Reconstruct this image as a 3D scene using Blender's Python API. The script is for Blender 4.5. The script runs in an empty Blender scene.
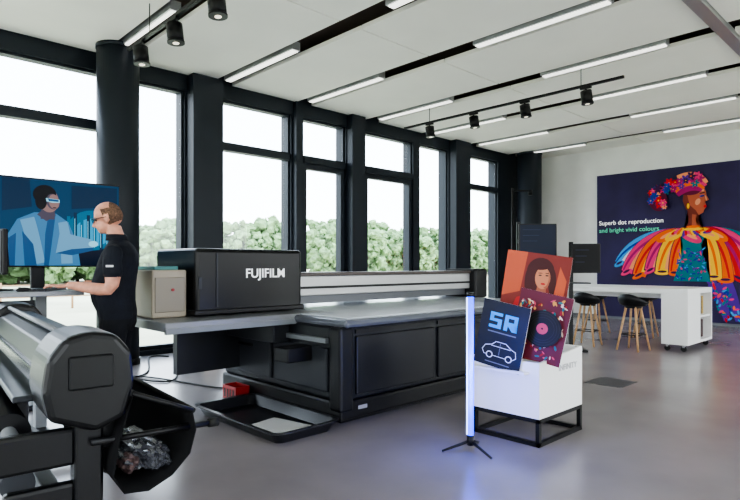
import bpy, bmesh, math, random
from mathutils import Vector, Matrix, Euler, noise
random.seed(7)
S = bpy.context.scene
COL = S.collection

# ---------------------------------------------------------------- materials
def lin(c):
    out = []
    for v in c:
        v /= 255.0
        out.append(v/12.92 if v <= .04045 else ((v+.055)/1.055)**2.4)
    return (out[0], out[1], out[2], 1)
MC = {}
def mat(name, rgb, rough=.5, metal=0., em=0., var=0., scale=8., bump=0., coat=0., spec=.5, base=None):
    if name in MC: return MC[name]
    m = bpy.data.materials.new(name); m.use_nodes = True
    nt = m.node_tree; b = nt.nodes['Principled BSDF']
    b.inputs['Base Color'].default_value = lin(base if base else rgb)
    b.inputs['Roughness'].default_value = rough
    b.inputs['Metallic'].default_value = metal
    b.inputs['Coat Weight'].default_value = coat
    b.inputs['Specular IOR Level'].default_value = spec
    if em:
        b.inputs['Emission Color'].default_value = lin(rgb)
        b.inputs['Emission Strength'].default_value = em
    if var or bump:
        tc = nt.nodes.new('ShaderNodeTexCoord')
        n = nt.nodes.new('ShaderNodeTexNoise'); n.inputs['Scale'].default_value = scale
        n.inputs['Detail'].default_value = 6
        nt.links.new(tc.outputs['Object'], n.inputs['Vector'])
        if var:
            r = nt.nodes.new('ShaderNodeValToRGB')
            a = lin([max(0, v*(1-var)) for v in rgb]); c = lin([min(255, v*(1+var)) for v in rgb])
            r.color_ramp.elements[0].color = a; r.color_ramp.elements[0].position = .3
            r.color_ramp.elements[1].color = c; r.color_ramp.elements[1].position = .7
            nt.links.new(n.outputs['Fac'], r.inputs['Fac'])
            nt.links.new(r.outputs['Color'], b.inputs['Base Color'])
        if bump:
            bp = nt.nodes.new('ShaderNodeBump'); bp.inputs['Strength'].default_value = bump
            bp.inputs['Distance'].default_value = .03
            nt.links.new(n.outputs['Fac'], bp.inputs['Height'])
            nt.links.new(bp.outputs['Normal'], b.inputs['Normal'])
    MC[name] = m
    return m
def glassmat():
    m = bpy.data.materials.new('window_glass'); m.use_nodes = True
    nt = m.node_tree; nt.nodes.remove(nt.nodes['Principled BSDF'])
    o = nt.nodes['Material Output']
    t = nt.nodes.new('ShaderNodeBsdfTransparent'); t.inputs[0].default_value = (.95, .98, 1, 1)
    g = nt.nodes.new('ShaderNodeBsdfGlossy'); g.inputs['Roughness'].default_value = .03
    x = nt.nodes.new('ShaderNodeMixShader'); x.inputs[0].default_value = .03
    nt.links.new(t.outputs[0], x.inputs[1]); nt.links.new(g.outputs[0], x.inputs[2])
    nt.links.new(x.outputs[0], o.inputs[0])
    return m

CHAR = mat('charcoal_frame', (26, 33, 42), .5, spec=.35)
BLK = mat('black_plastic', (16, 16, 18), .42, spec=.3)
BLKG = mat('black_gloss', (12, 13, 15), .2, spec=.4)
DGR = mat('dark_grey_metal', (30, 32, 36), .42, spec=.3)
DGR2 = mat('graphite_panel', (44, 47, 52), .45, spec=.3)
MGR = mat('mid_grey', (112, 116, 120), .4)
ALU = mat('aluminium', (180, 182, 185), .35, .7)
WHT = mat('white_laminate', (238, 238, 236), .4)
WALLM = mat('white_wall', (234, 234, 231), .8, var=.02, scale=2)
CEILM = mat('ceiling_panel', (250, 247, 238), .75, var=.01, scale=1.5)
WOOD = mat('light_wood', (190, 150, 105), .5, var=.12, scale=14)
BEIGE = mat('beige_card', (196, 170, 140), .7)
RED = mat('red_plastic', (140, 20, 20), .4)
RUBBER = mat('rubber', (12, 12, 13), .7)

# ---------------------------------------------------------------- helpers
def newobj(name, me, parent=None, loc=(0, 0, 0), rot=(0, 0, 0)):
    o = bpy.data.objects.new(name, me); COL.objects.link(o)
    o.location = loc; o.rotation_euler = rot
    if parent: o.parent = parent
    return o
def finish(bm, name, m, smooth=False):
    bmesh.ops.recalc_face_normals(bm, faces=bm.faces)
    me = bpy.data.meshes.new(name); bm.to_mesh(me); bm.free()
    if m:
        for mm in (m if isinstance(m, (list, tuple)) else [m]): me.materials.append(mm)
    if smooth:
        for p in me.polygons: p.use_smooth = True
    return me
def bm_box(bm, a, b):
    vs = [bm.verts.new((x, y, z)) for x in (a[0], b[0]) for y in (a[1], b[1]) for z in (a[2], b[2])]
    for f in ((0,1,3,2),(4,6,7,5),(0,4,5,1),(2,3,7,6),(0,2,6,4),(1,5,7,3)):
        bm.faces.new([vs[i] for i in f])
def frames(pts):
    T = []
    n = len(pts)
    for i in range(n):
        t = (pts[min(i+1, n-1)]-pts[max(i-1, 0)])
        T.append(t.normalized() if t.length > 1e-9 else Vector((0, 0, 1)))
    up = Vector((0, 0, 1)) if abs(T[0].z) < .9 else Vector((0, 1, 0))
    u = T[0].cross(up).normalized(); out = []
    for t in T:
        u = (u - t*u.dot(t)).normalized(); out.append((u, t.cross(u)))
    return out
def bm_tube(bm, pts, radii, seg=12, closed_caps=True, mi=0):
    pts = [Vector(p) for p in pts]
    if not isinstance(radii, (list, tuple)): radii = [radii]*len(pts)
    fr = frames(pts); rings = []
    for p, r, (u, v) in zip(pts, radii, fr):
        ra, rb = r if isinstance(r, (list, tuple)) else (r, r)
        rings.append([bm.verts.new(p+u*ra*math.cos(2*math.pi*k/seg)+v*rb*math.sin(2*math.pi*k/seg)) for k in range(seg)])
    for a, b in zip(rings, rings[1:]):
        for k in range(seg):
            f = bm.faces.new((a[k], a[(k+1) % seg], b[(k+1) % seg], b[k])); f.material_index = mi; f.smooth = True
    if closed_caps:
        for r in (rings[0][::-1], rings[-1]):
            f = bm.faces.new(r); f.material_index = mi
def bm_loftz(bm, secs, seg=24, power=2.0):
    rings = []
    for z, cx, rx, ry in secs:
        ring = []
        for k in range(seg):
            a = 2*math.pi*k/seg; c, s = math.cos(a), math.sin(a)
            ring.append(bm.verts.new((cx+rx*math.copysign(abs(c)**(2/power), c), ry*math.copysign(abs(s)**(2/power), s), z)))
        rings.append(ring)
    for a, b in zip(rings, rings[1:]):
        for k in range(seg):
            bm.faces.new((a[k], a[(k+1) % seg], b[(k+1) % seg], b[k]))
    bm.faces.new(rings[0][::-1]); bm.faces.new(rings[-1])
def bm_ell(bm, c, r, sub=3, M=None):
    ret = bmesh.ops.create_icosphere(bm, subdivisions=sub, radius=1)
    for v in ret['verts']:
        v.co = Vector((v.co.x*r[0], v.co.y*r[1], v.co.z*r[2]))
        if M is not None: v.co = M @ v.co
        v.co += Vector(c)

class Obj:
    """empty parent; coordinates given in world if world=True, otherwise local"""
    def __init__(s, name, loc, rotz=0, world=True):
        s.e = bpy.data.objects.new(name, None); COL.objects.link(s.e)
        s.e.empty_display_size = .1
        s.e.location = loc; s.e.rotation_euler = (0, 0, rotz)
        s.off = Vector(loc) if world else Vector((0, 0, 0))
    def box(s, name, a, b, m, bev=0., rot=(0, 0, 0), seg=2):
        a = Vector(a)-s.off; b = Vector(b)-s.off; c = (a+b)/2
        bm = bmesh.new(); bm_box(bm, a-c, b-c)
        if bev: bmesh.ops.bevel(bm, geom=list(bm.edges), offset=bev, segments=seg, affect='EDGES', profile=.5)
        return newobj(name, finish(bm, name, m), s.e, c, rot)
    def tube(s, name, pts, r, m, seg=14, smooth=True):
        bm = bmesh.new(); pts = [Vector(p)-s.off for p in pts]; c = pts[0].copy()
        bm_tube(bm, [p-c for p in pts], r, seg)
        me = finish(bm, name, m)
        return newobj(name, me, s.e, c)
    def prism(s, name, prof, axis, a, b, m, bev=0.):
        bm = bmesh.new(); o = s.off
        def P(p, t):
            return Vector((t, p[0], p[1]))-o if axis == 'x' else Vector((p[0], t, p[1]))-o
        A = [bm.verts.new(P(p, a)) for p in prof]; B = [bm.verts.new(P(p, b)) for p in prof]
        n = len(prof)
        bm.faces.new(A); bm.faces.new(B[::-1])
        for i in range(n): bm.faces.new((A[i], B[i], B[(i+1) % n], A[(i+1) % n]))
        if bev: bmesh.ops.bevel(bm, geom=list(bm.edges), offset=bev, segments=3, affect='EDGES', profile=.5)
        return newobj(name, finish(bm, name, m), s.e)
    def mesh(s, name, bm, m, smooth=False, loc=(0, 0, 0), rot=(0, 0, 0)):
        return newobj(name, finish(bm, name, m, smooth), s.e, loc, rot)
    def text(s, name, txt, loc, size, m, rot, align='LEFT', ext=.001, sx=1):
        cu = bpy.data.curves.new(name, 'FONT'); cu.body = txt; cu.size = size; cu.extrude = ext
        cu.align_x = align; cu.offset = size*.012
        t = bpy.data.objects.new('tmp', cu); COL.objects.link(t)
        dg = bpy.context.evaluated_depsgraph_get()
        me = bpy.data.meshes.new_from_object(t.evaluated_get(dg))
        bpy.data.objects.remove(t); me.materials.clear(); me.materials.append(m)
        o = newobj(name, me, s.e, Vector(loc)-s.off, rot); o.scale = (sx, 1, 1)
        return o

class Art:
    """flat printed artwork made of thin colour shapes on a plane"""
    def __init__(s, bm, org, U, V, N, sc=(1, 1)):
        s.bm = bm; s.o = Vector(org); s.U = Vector(U).normalized()*sc[0]; s.V = Vector(V).normalized()*sc[1]; s.N = Vector(N).normalized(); s.k = 0; s.mats = []
    def mi(s, m):
        if m not in s.mats: s.mats.append(m)
        return s.mats.index(m)
    def poly(s, pts, m, tri=True):
        s.k += 1; off = s.N*(.0006+.0002*s.k)
        f = s.bm.faces.new([s.bm.verts.new(s.o+s.U*a+s.V*b+off) for a, b in pts]); f.material_index = s.mi(m)
        if tri: bmesh.ops.triangulate(s.bm, faces=[f])
    def ell(s, c, r, m, rot=0, n=24, a0=0, a1=360):
        pts = []
        for k in range(n):
            a = math.radians(a0+(a1-a0)*k/(n if a1-a0 == 360 else n-1)); x, y = r[0]*math.cos(a), r[1]*math.sin(a)
            pts.append((c[0]+x*math.cos(rot)-y*math.sin(rot), c[1]+x*math.sin(rot)+y*math.cos(rot)))
        s.poly(pts, m)
    def ribbon(s, p0, p1, p2, w0, w1, w2, m, n=8):
        L, Rr = [], []
        for k in range(n+1):
            t = k/n
            x = (1-t)**2*p0[0]+2*t*(1-t)*p1[0]+t*t*p2[0]; y = (1-t)**2*p0[1]+2*t*(1-t)*p1[1]+t*t*p2[1]
            dx = 2*(1-t)*(p1[0]-p0[0])+2*t*(p2[0]-p1[0]); dy = 2*(1-t)*(p1[1]-p0[1])+2*t*(p2[1]-p1[1])
            l = math.hypot(dx, dy) or 1; w = (1-t)**2*w0+2*t*(1-t)*w1+t*t*w2
            L.append((x-dy/l*w, y+dx/l*w)); Rr.append((x+dy/l*w, y-dx/l*w))
        s.k += 1; off = s.N*(.0006+.0002*s.k); mi = s.mi(m)
        A = [s.bm.verts.new(s.o+s.U*a+s.V*b+off) for a, b in L]; B = [s.bm.verts.new(s.o+s.U*a+s.V*b+off) for a, b in Rr]
        for k in range(n):
            f = s.bm.faces.new((A[k], A[k+1], B[k+1], B[k])); f.material_index = mi
def obj_art(name, parent, org, U, V, N, draw, sc=(1, 1)):
    bm = bmesh.new(); A = Art(bm, org, U, V, N, sc); draw(A)
    me = bpy.data.meshes.new(name); bm.to_mesh(me); bm.free()
    for m in A.mats: me.materials.append(m)
    return newobj(name, me, parent)

# ---------------------------------------------------------------- person
def voxel(bm, vox, smooth_it=4):
    me = bpy.data.meshes.new('tmpm'); bmesh.ops.recalc_face_normals(bm, faces=bm.faces); bm.to_mesh(me); bm.free()
    o = bpy.data.objects.new('tmpo', me); COL.objects.link(o)
    r = o.modifiers.new('r', 'REMESH'); r.mode = 'VOXEL'; r.voxel_size = vox; r.use_smooth_shade = True
    s = o.modifiers.new('s', 'SMOOTH'); s.factor = .5; s.iterations = smooth_it
    dg = bpy.context.evaluated_depsgraph_get()
    out = bpy.data.meshes.new_from_object(o.evaluated_get(dg)); bpy.data.objects.remove(o)
    for p in out.polygons: p.use_smooth = True
    return out
SK = mat('skin', (202, 142, 118), .5, var=.08, scale=24); SH = mat('navy_polo', (21, 24, 32), .85, var=.15, scale=9, spec=.25, bump=.8)
TR = mat('dark_trousers', (19, 20, 24), .85, var=.12, scale=8, spec=.25, bump=.8); SHOE = mat('shoe_black', (14, 14, 14), .4); HAIR = mat('grey_ginger_hair', (96, 74, 60), .9, var=.3, scale=70, spec=.2)
Pn = Obj('man', (1.60, 4.42, 0), math.radians(146), world=False)
HM = Matrix.Translation((.035, 0, 1.555)) @ Matrix.Rotation(math.radians(14), 4, 'Y')
HR = HM.to_3x3()
bm = bmesh.new()
bm_loftz(bm, [(.80, -.01, .10, .155), (.86, -.01, .125, .178), (.95, 0, .138, .186), (1.03, .025, .152, .182), (1.12, .032, .160, .180), (1.22, .012, .150, .188), (1.32, -.01, .140, .198),
              (1.39, -.02, .122, .194), (1.44, -.022, .097, .165), (1.475, -.015, .072, .108), (1.50, -.005, .062, .070), (1.53, .01, .058, .060), (1.60, .03, .055, .056)], 28)
for s in (-1, 1):
    bm_tube(bm, [(-.0, s*.085, .95), (.0, s*.09, .86), (.012, s*.095, .70), (.015, s*.10, .50), (0, s*.105, .40), (-.01, s*.11, .30), (-.015, s*.11, .10), (-.015, s*.11, .07)],
            [.088, .102, .090, .068, .064, .066, .056, .055], 18)
    bm_tube(bm, [(-.09, s*.11, .045), (-.05, s*.11, .05), (.03, s*.115, .05), (.10, s*.12, .042), (.16, s*.125, .034), (.185, s*.125, .03)], [(.03, .035), (.042, .045), (.044, .048), (.05, .038), (.042, .03), (.02, .02)], 14)
    bm_tube(bm, [(-.015, s*.13, 1.405), (-.018, s*.19, 1.39), (-.02, s*.222, 1.33), (-.03, s*.236, 1.23), (-.03, s*.240, 1.215), (-.025, s*.244, 1.16), (.0, s*.243, 1.125), (.06, s*.232, 1.125), (.16, s*.207, 1.138), (.26, s*.178, 1.152), (.29, s*.172, 1.152)],
            [.052, .067, .067, .067, .054, .048, .045, .045, .039, .029, .027], 16)
bm_ell(bm, HM @ Vector((.0, 0, .135)), (.098, .077, .092), 4, HR)
bm_ell(bm, HM @ Vector((.038, 0, .06)), (.060, .055, .07), 4, HR)
bm_ell(bm, HM @ Vector((.066, 0, .016)), (.028, .028, .018), 3, HR)
bm_ell(bm, HM @ Vector((.086, 0, .125)), (.013, .05, .011), 3, HR)
bm_tube(bm, [HM @ Vector((.088, 0, .118)), HM @ Vector((.106, 0, .09)), HM @ Vector((.120, 0, .07)), HM @ Vector((.095, 0, .060))], [.009, .011, .015, .012], 10)
bm_ell(bm, HM @ Vector((.093, 0, .041)), (.010, .022, .006), 3, HR); bm_ell(bm, HM @ Vector((.089, 0, .028)), (.011, .02, .006), 3, HR)
for s in (-1, 1): bm_ell(bm, HM @ Vector((.0, s*.080, .09)), (.018, .012, .034), 3, HR)
bm_ell(bm, HM @ Vector((-.020, 0, .115)), (.084, .082, .078), 4, HR)
me = voxel(bm, .0055, 3)
for m in (SK, SH, TR, SHOE, HAIR): me.materials.append(m)
HI = HM.inverted()
for p in me.polygons:
    c = p.center; x, y, z = c; ay = abs(y); mi = 1
    if z > 1.515:
        mi = 0; q = HI @ c
        ear = abs(q.y) > .076 and .055 < q.z < .128 and q.x > -.02
        if not ear and q.z > .045-q.x*.25:
            if q.z < .172 and q.x < .012+(q.z-.09)*.25: mi = 4
            elif q.z >= .172 and q.x < -.035: mi = 4
    elif z < .09: mi = 3
    elif z < .90: mi = 2
    elif 1.05 < z < 1.215 and (ay > .196 or x > .196): mi = 0
    p.material_index = mi
newobj('body', me, Pn.e)
for s, nm in ((1, 'left'), (-1, 'right')):
    bm = bmesh.new()
    wy = s*.172
    bm_tube(bm, [(.25, s*.18, 1.152), (.285, wy, 1.152), (.30, wy, 1.15)], [(.024, .022), (.024, .018), (.022, .014)], 14)
    bm_ell(bm, (.335, s*.165, 1.147), (.050, .041, .0145), 3)
    for i in range(4):
        oy = (-.033+.022*i)*s; ln = (.072, .084, .078, .060)[i]
        y = s*.165-oy; b = .372
        pts = [(b-.02, y, 1.148), (b, y, 1.152), (b+ln*.42, y-oy*.10, 1.153), (b+ln*.75, y-oy*.14, 1.144), (b+ln*.93, y-oy*.15, 1.134)]
        bm_tube(bm, pts, [.0095, .0092, .0085, .0078, .0062], 10)
    iy = s*.165-s*.036
    bm_tube(bm, [(.315, s*.15, 1.145), (.335, iy, 1.143), (.362, iy-s*.018, 1.14), (.385, iy-s*.022, 1.135)], [.013, .0115, .0095, .007], 10)
    me = voxel(bm, .0028, 2); me.materials.append(SK); newobj('hand_'+nm, me, Pn.e)
bm = bmesh.new()
for s in (-1, 1):
    pts = [HM @ Vector((.106, s*.033+.023*math.cos(a), .104+.018*math.sin(a))) for a in [2*math.pi*k/16 for k in range(17)]]
    bm_tube(bm, pts, .003, 6, False)
    bm_tube(bm, [HM @ Vector((.105, s*.056, .108)), HM @ Vector((.06, s*.082, .108)), HM @ Vector((-.005, s*.090, .105))], .003, 6)
bm_tube(bm, [HM @ Vector((.108, -.01, .106)), HM @ Vector((.111, 0, .108)), HM @ Vector((.108, .01, .106))], .0025, 6)
Pn.mesh('spectacles', bm, BLK)
bm = bmesh.new()
for s in (-1, 1): bm_ell(bm, HM @ Vector((.087, s*.031, .104)), (.009, .012, .007), 2, HR)
Pn.mesh('eyes', bm, mat('eye', (60, 50, 45), .2), True)
bm = bmesh.new()
bm_loftz(bm, [(1.485, 0, .082, .088), (1.50, .002, .078, .082), (1.53, .008, .071, .073), (1.532, .008, .064, .066)], 28)
Pn.mesh('collar', bm, SH, True)
Pn.box('sleeve_logo', (-.05, .300, 1.285), (.0, .305, 1.30), mat('logo_white', (210, 210, 215), .6))

# ---------------------------------------------------------------- room
X0, X1, Y0, Y1, H = -3.5, 13.8, -4.0, 8.05, 4.15
def single(name, boxes, m, bev=0):
    bm = bmesh.new()
    for a, b in boxes: bm_box(bm, a, b)
    return newobj(name, finish(bm, name, m))
fm = mat('resin_floor', (136, 129, 130), .24, var=.055, scale=1.3, spec=.6)
single('floor', [((X0-.3, Y0-.3, -.1), (X1+.3, Y1+.3, 0))], fm)
single('ceiling', [((X0-.3, Y0-.3, H+.22), (X1+.3, Y1+.3, H+.35))], mat('ceiling_void', (96, 84, 74), .9))
strips = [-2.1, -.45, 1.2, 2.85, 4.5, 6.1, 7.8, 9.45, 11.1, 12.85]
g = .17
xs = [X0]+sum([[s-g, s+g] for s in strips], [])+[X1]
pan = []
for i in range(0, len(xs), 2):
    for ya, yb in ((Y0, -1.9), (-1.88, 1.86), (2.02, 4.98), (5.0, Y1-.05)):
        pan.append(((xs[i], ya, H), (xs[i+1], yb, H+.05)))
single('ceiling_panels', pan, CEILM)
TUBE = mat('lamp_diffuser', (250, 248, 242), .4, em=1.2)
for i, sx in enumerate(strips):
    L = Obj('linear_ceiling_lamp', (sx, 3, H+.05))
    j = 0
    for ya, yb in ((6.0, 7.75), (2.55, 4.3), (-.9, .85), (-3.8, -2.2)):
        j += 1
        L.box('housing_%d' % j, (sx-.115, ya, H-.03), (sx+.015, yb, H+.08), ALU)
        L.box('diffuser_%d' % j, (sx-.095, ya+.02, H-.045), (sx-.005, yb-.02, H-.029), TUBE, .006)
        L.box('hanger_%d' % j, (sx-.05, (ya+yb)/2-.03, H+.07), (sx-.01, (ya+yb)/2+.03, H+.22), DGR)
        L.box('bracket_%d' % j, (sx-.02, (ya+yb)/2-.3, H+.06), (sx+.10, (ya+yb)/2-.2, H+.22), ALU)
single('trim_1', [((2, 1.87, H-.05), (X1, 2.01, H+.03))], ALU)

wins = [(-3.1, -1.3, 1, 0), (-1.0, .7, 1, 0), (1.0, 2.78, 1, 0), (3.17, 3.90, 0, 0), (4.50, 5.86, 1, 0), (6.10, 7.14, 1, 1),
        (7.62, 9.06, 1, 1), (9.27, 10.27, 0, 0), (10.86, 12.28, 1, 0)]
zb, zt = .07, 3.93
bx = [((X0, Y1, zt), (X1, Y1+.3, H+.35)), ((X0, Y1, -.1), (X1, Y1+.3, zb))]
px = X0
for w in wins:
    bx.append(((px, Y1, zb), (w[0], Y1+.3, zt))); px = w[1]
bx.append(((px, Y1, zb), (X1, Y1+.3, zt)))
single('wall_north', bx, CHAR)
GL = glassmat()
n = 0
for (a, b, tr, dr) in wins:
    n += 1
    W = Obj('window_%d' % n, ((a+b)/2, Y1+.1, zb))
    t = .035; y0, y1 = Y1+.05, Y1+.13
    W.box('jamb_left', (a, y0, zb), (a+t, y1, zt), CHAR); W.box('jamb_right', (b-t, y0, zb), (b, y1, zt), CHAR)
    W.box('head', (a+t, y0, zt-t), (b-t, y1, zt), CHAR); W.box('sill', (a+t, y0, zb), (b-t, y1, zb+.06), CHAR)
    if tr: W.box('transom', (a+t, Y1-.02, 3.12), (b-t, y1, 3.25), CHAR)
    if dr:
        W.box('leaf_left', (a+t, Y1+.02, zb+.06), (a+t+.08, y1, 3.12), CHAR); W.box('leaf_right', (b-t-.08, Y1+.02, zb+.06), (b-t, y1, 3.12), CHAR)
        W.box('leaf_top', (a+t+.08, Y1+.02, 3.02), (b-t-.08, y1, 3.12), CHAR); W.box('leaf_bottom', (a+t+.08, Y1+.02, zb+.06), (b-t-.08, y1, zb+.2), CHAR)
        W.box('handle', (b-t-.06, Y1-.04, 1.0), (b-t-.03, Y1+.0, 1.16), ALU, .004)
    W.box('glass', (a+t, Y1+.085, zb+.06), (b-t, Y1+.09, zt-t), GL)
single('trim_2', [((3.93, Y1-.22, 0), (4.42, Y1, H)), ((7.16, Y1-.16, 0), (7.5, Y1, H)), ((10.3, Y1-.2, 0), (10.85, Y1, H)), ((5.9, Y1-.1, 0), (6.05, Y1, H))], CHAR)
for (x, y, r) in ((2.77, 7.62, .26), (12.95, 7.55, .3)):
    C = Obj('round_column', (x, y, 0))
    C.tube('shaft', [(x, y, 0), (x, y, H)], r, mat('column_paint', (29, 35, 43), .5, spec=.35), 40)
    C.tube('base_ring', [(x, y, .002), (x, y, .08)], r+.012, BLK, 40)
    C.tube('cap_ring', [(x, y, H-.05), (x, y, H-.002)], r+.01, CHAR, 40)
single('wall_east', [((X1, Y0-.3, -.1), (X1+.3, Y1+.3, H+.35))], WALLM)
single('baseboard_east', [((X1-.015, Y0, 0), (X1, Y1-.05, .08))], MGR)
def open_wall(name, axis, c, lo, hi, holes, th):  # unseen walls; unglazed openings added to let more sky light in
    b = []
    def B(a0, a1, z0, z1):
        c0, c1 = sorted((c, c+th))
        b.append(((a0, c0, z0), (a1, c1, z1)) if axis == 'x' else ((c0, a0, z0), (c1, a1, z1)))
    B(lo, hi, 3.4, H+.35); B(lo, hi, -.1, .3); p = lo
    for h in holes: B(p, h[0], .3, 3.4); p = h[1]
    B(p, hi, .3, 3.4)
    single(name, b, WALLM)
open_wall('wall_south', 'x', Y0, X0, X1, [(-2.5, -.5), (1.0, 3), (4.0, 6.3), (7.3, 9.6), (10.4, 12.7)], -.3)
open_wall('wall_west', 'y', X0, Y0, Y1, [(-3.0, -1.2), (0, 1.8), (3.0, 4.8), (5.7, 7.5)], -.3)

# ---------------------------------------------------------------- outside
single('ground_outside', [((-120, Y1+.3, -.35), (320, 300, -.25)), ((-120, -120, -.35), (X0-.3, Y1+.3, -.25)), ((X0-.3, -120, -.35), (320, Y0-.3, -.25))],
       mat('field', (190, 184, 154), .95, var=.18, scale=.12))
FOL = mat('hazed_foliage', (118, 142, 100), .9, var=.28, scale=1.6, spec=.2); BARK = mat('bark', (110, 96, 84), .9)  # leaf green paled, so distance haze is put into the colour
TRW = Obj('tree_row', (40, 55, -.25), 0, world=False)
variants = []
for vi in range(7):
    rnd = random.Random(vi)
    bm = bmesh.new()
    bm_tube(bm, [(0, 0, 0), (.1, 0, 3.4)], [.16, .06], 6, mi=1)
    for k in range(110):
        zz = rnd.uniform(.5, 5.4); spread = 2.1*math.sin(math.pi*min(1, (zz-.1)/6.2))**.6
        a = rnd.uniform(0, 6.28); rad = spread*math.sqrt(rnd.random())
        r = rnd.uniform(.2, .52); c = Vector((rad*math.cos(a), rad*math.sin(a), zz))
        ret = bmesh.ops.create_icosphere(bm, subdivisions=2, radius=r)
        for v in ret['verts']:
            q = v.co.copy(); v.co = q*(1+.6*noise.noise(q*3.5+c)+.7*noise.noise(q*11+c)) + c
    variants.append(finish(bm, 'tree_mesh_%d' % vi, [FOL, BARK]))
for i in range(250):
    x = -30+i*.8+random.uniform(-.9, .9); y = random.uniform(46, 60)+max(0, x-40)*.12
    o = newobj('tree_%d' % i, variants[i % 7], TRW.e, (x-40, y-55, 0), (0, 0, random.uniform(0, 6.28)))
    sc = random.uniform(.74, 1.16)*(1+max(0, x-30)*.005); o.scale = (sc*1.05, sc*1.05, sc)
bm = bmesh.new()
for k in range(26): bm_tube(bm, [(2+k*2.2, 22, -.25), (2+k*2.2, 22, .7)], .04, 6)
for z in (.2, .6): bm_tube(bm, [(2, 22, z), (57, 22, z)], .025, 6)
newobj('garden_fence', finish(bm, 'garden_fence', mat('fence_wood', (170, 130, 96), .8)))

# ---------------------------------------------------------------- flatbed printer
P = Obj('flatbed_printer', (4.6, 4.3, 0))
P.box('plinth', (3.05, 3.5, 0), (6.2, 5.15, .07), BLK)
P.box('base_skirt', (2.95, 3.39, .05), (6.3, 5.25, .2), BLK, .02)
P.box('body', (2.97, 3.41, .2), (6.28, 5.23, .80), DGR, .02)
for i, (a, b) in enumerate(((3.12, 4.12), (4.17, 5.17), (5.22, 6.2))):
    P.box('front_panel_%d' % i, (a, 3.385, .24), (b, 3.42, .72), mat('panel_dark', (24, 25, 29), .38, spec=.3), .012)
    P.box('front_recess_%d' % i, (a, 3.395, .74), (b, 3.42, .775), BLK)
P.box('corner_post', (2.93, 3.37, .12), (3.08, 3.52, .80), mat('post', (20, 21, 24), .35, spec=.3), .025)
for i, (a, b) in enumerate(((3.56, 4.32), (4.37, 5.2))):
    P.box('side_panel_%d' % i, (2.945, a, .26), (2.98, b, .62), DGR2, .012)
    P.box('side_handle_%d' % i, (2.925, (a+b)/2-.12, .52), (2.95, (a+b)/2+.12, .55), BLK, .008)
P.box('side_rail', (2.93, 3.56, .66), (2.98, 5.2, .70), MGR, .004)
P.box('side_bracket', (2.80, 4.1, .62), (2.97, 4.9, .80), DGR, .01)
P.box('side_box', (2.70, 3.75, .50), (2.945, 3.95, .62), BLK, .01)
for i, x in enumerate((3.14, 5.9)): P.box('label_%d' % i, (x, 3.388, .12), (x+.1, 3.392, .15), mat('label_grey', (150, 150, 155), .5))
P.box('table_edge', (2.96, 3.33, .795), (6.34, 5.32, .862), mat('table_rim', (104, 108, 116), .25, .4), .03)
P.box('vacuum_table', (3.04, 3.41, .86), (6.28, 5.26, .871), mat('vacuum_bed', (196, 202, 210), .2, .25), .004)
for i in range(7):
    P.box('bed_seam_%d' % i, (3.3+i*.44, 3.44, .8705), (3.304+i*.44, 5.22, .8722), MGR)
P.box('gantry_beam', (3.2, 4.52, .99), (6.42, 4.84, 1.19), mat('gantry_white', (178, 178, 178), .35, .3), .01)
P.box('gantry_slot', (3.26, 4.505, 1.06), (6.38, 4.525, 1.085), BLK)
P.box('gantry_top', (3.2, 4.5, 1.19), (6.42, 4.86, 1.225), mat('gantry_brown', (66, 56, 52), .4), .006)
P.box('gantry_end', (6.22, 4.42, .86), (6.5, 4.95, 1.25), BLK, .03)
P.box('gantry_shade', (3.2, 4.6, .905), (6.3, 4.8, .99), mat('gantry_dark', (90, 92, 96), .4, .3))
P.box('carriage_hood', (2.18, 4.3, .89), (3.26, 5.08, 1.44), mat('hood', (10, 11, 13), .28, spec=.25), .035, seg=3)
P.box('hood_band', (2.16, 4.28, .885), (3.27, 5.1, .93), BLK, .01)
P.box('hood_rib', (2.36, 4.292, .95), (2.375, 4.31, 1.40), DGR2)
P.box('hood_latch', (2.20, 4.293, 1.1), (2.23, 4.305, 1.2), DGR2, .003)
P.text('hood_lettering', 'FUJIFILM', (2.64, 4.296, 1.19), .112, mat('white_glow_print', (240, 240, 240), .5, em=.3), (math.pi/2, 0, 0), ext=.002, sx=1.02)  # lettering is no lamp; faint emission added to brighten it
P.box('shelf', (1.80, 4.02, .80), (3.28, 5.15, .872), mat('shelf_grey', (116, 118, 121), .35, .2), .008)
P.box('shelf_lip', (1.80, 4.01, .785), (3.0, 4.05, .83), MGR, .004)
P.box('shelf_stay', (2.3, 4.9, .3), (2.95, 4.98, .80), DGR)
P.box('ink_unit', (1.86, 4.4, .872), (2.15, 4.95, 1.26), mat('unit_beige', (150, 140, 124), .5), .015)
P.box('ink_unit_door', (1.88, 4.39, .92), (2.13, 4.41, 1.2), mat('unit_door', (126, 118, 105), .5), .006)
P.box('ink_unit_tray', (1.9, 4.45, 1.26), (2.1, 4.9, 1.29), mat('teal_plastic', (40, 110, 110), .4), .006)
P.tube('emergency_button', [(2.02, 4.385, 1.10), (2.02, 4.37, 1.10)], .012, RED, 16)

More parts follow.
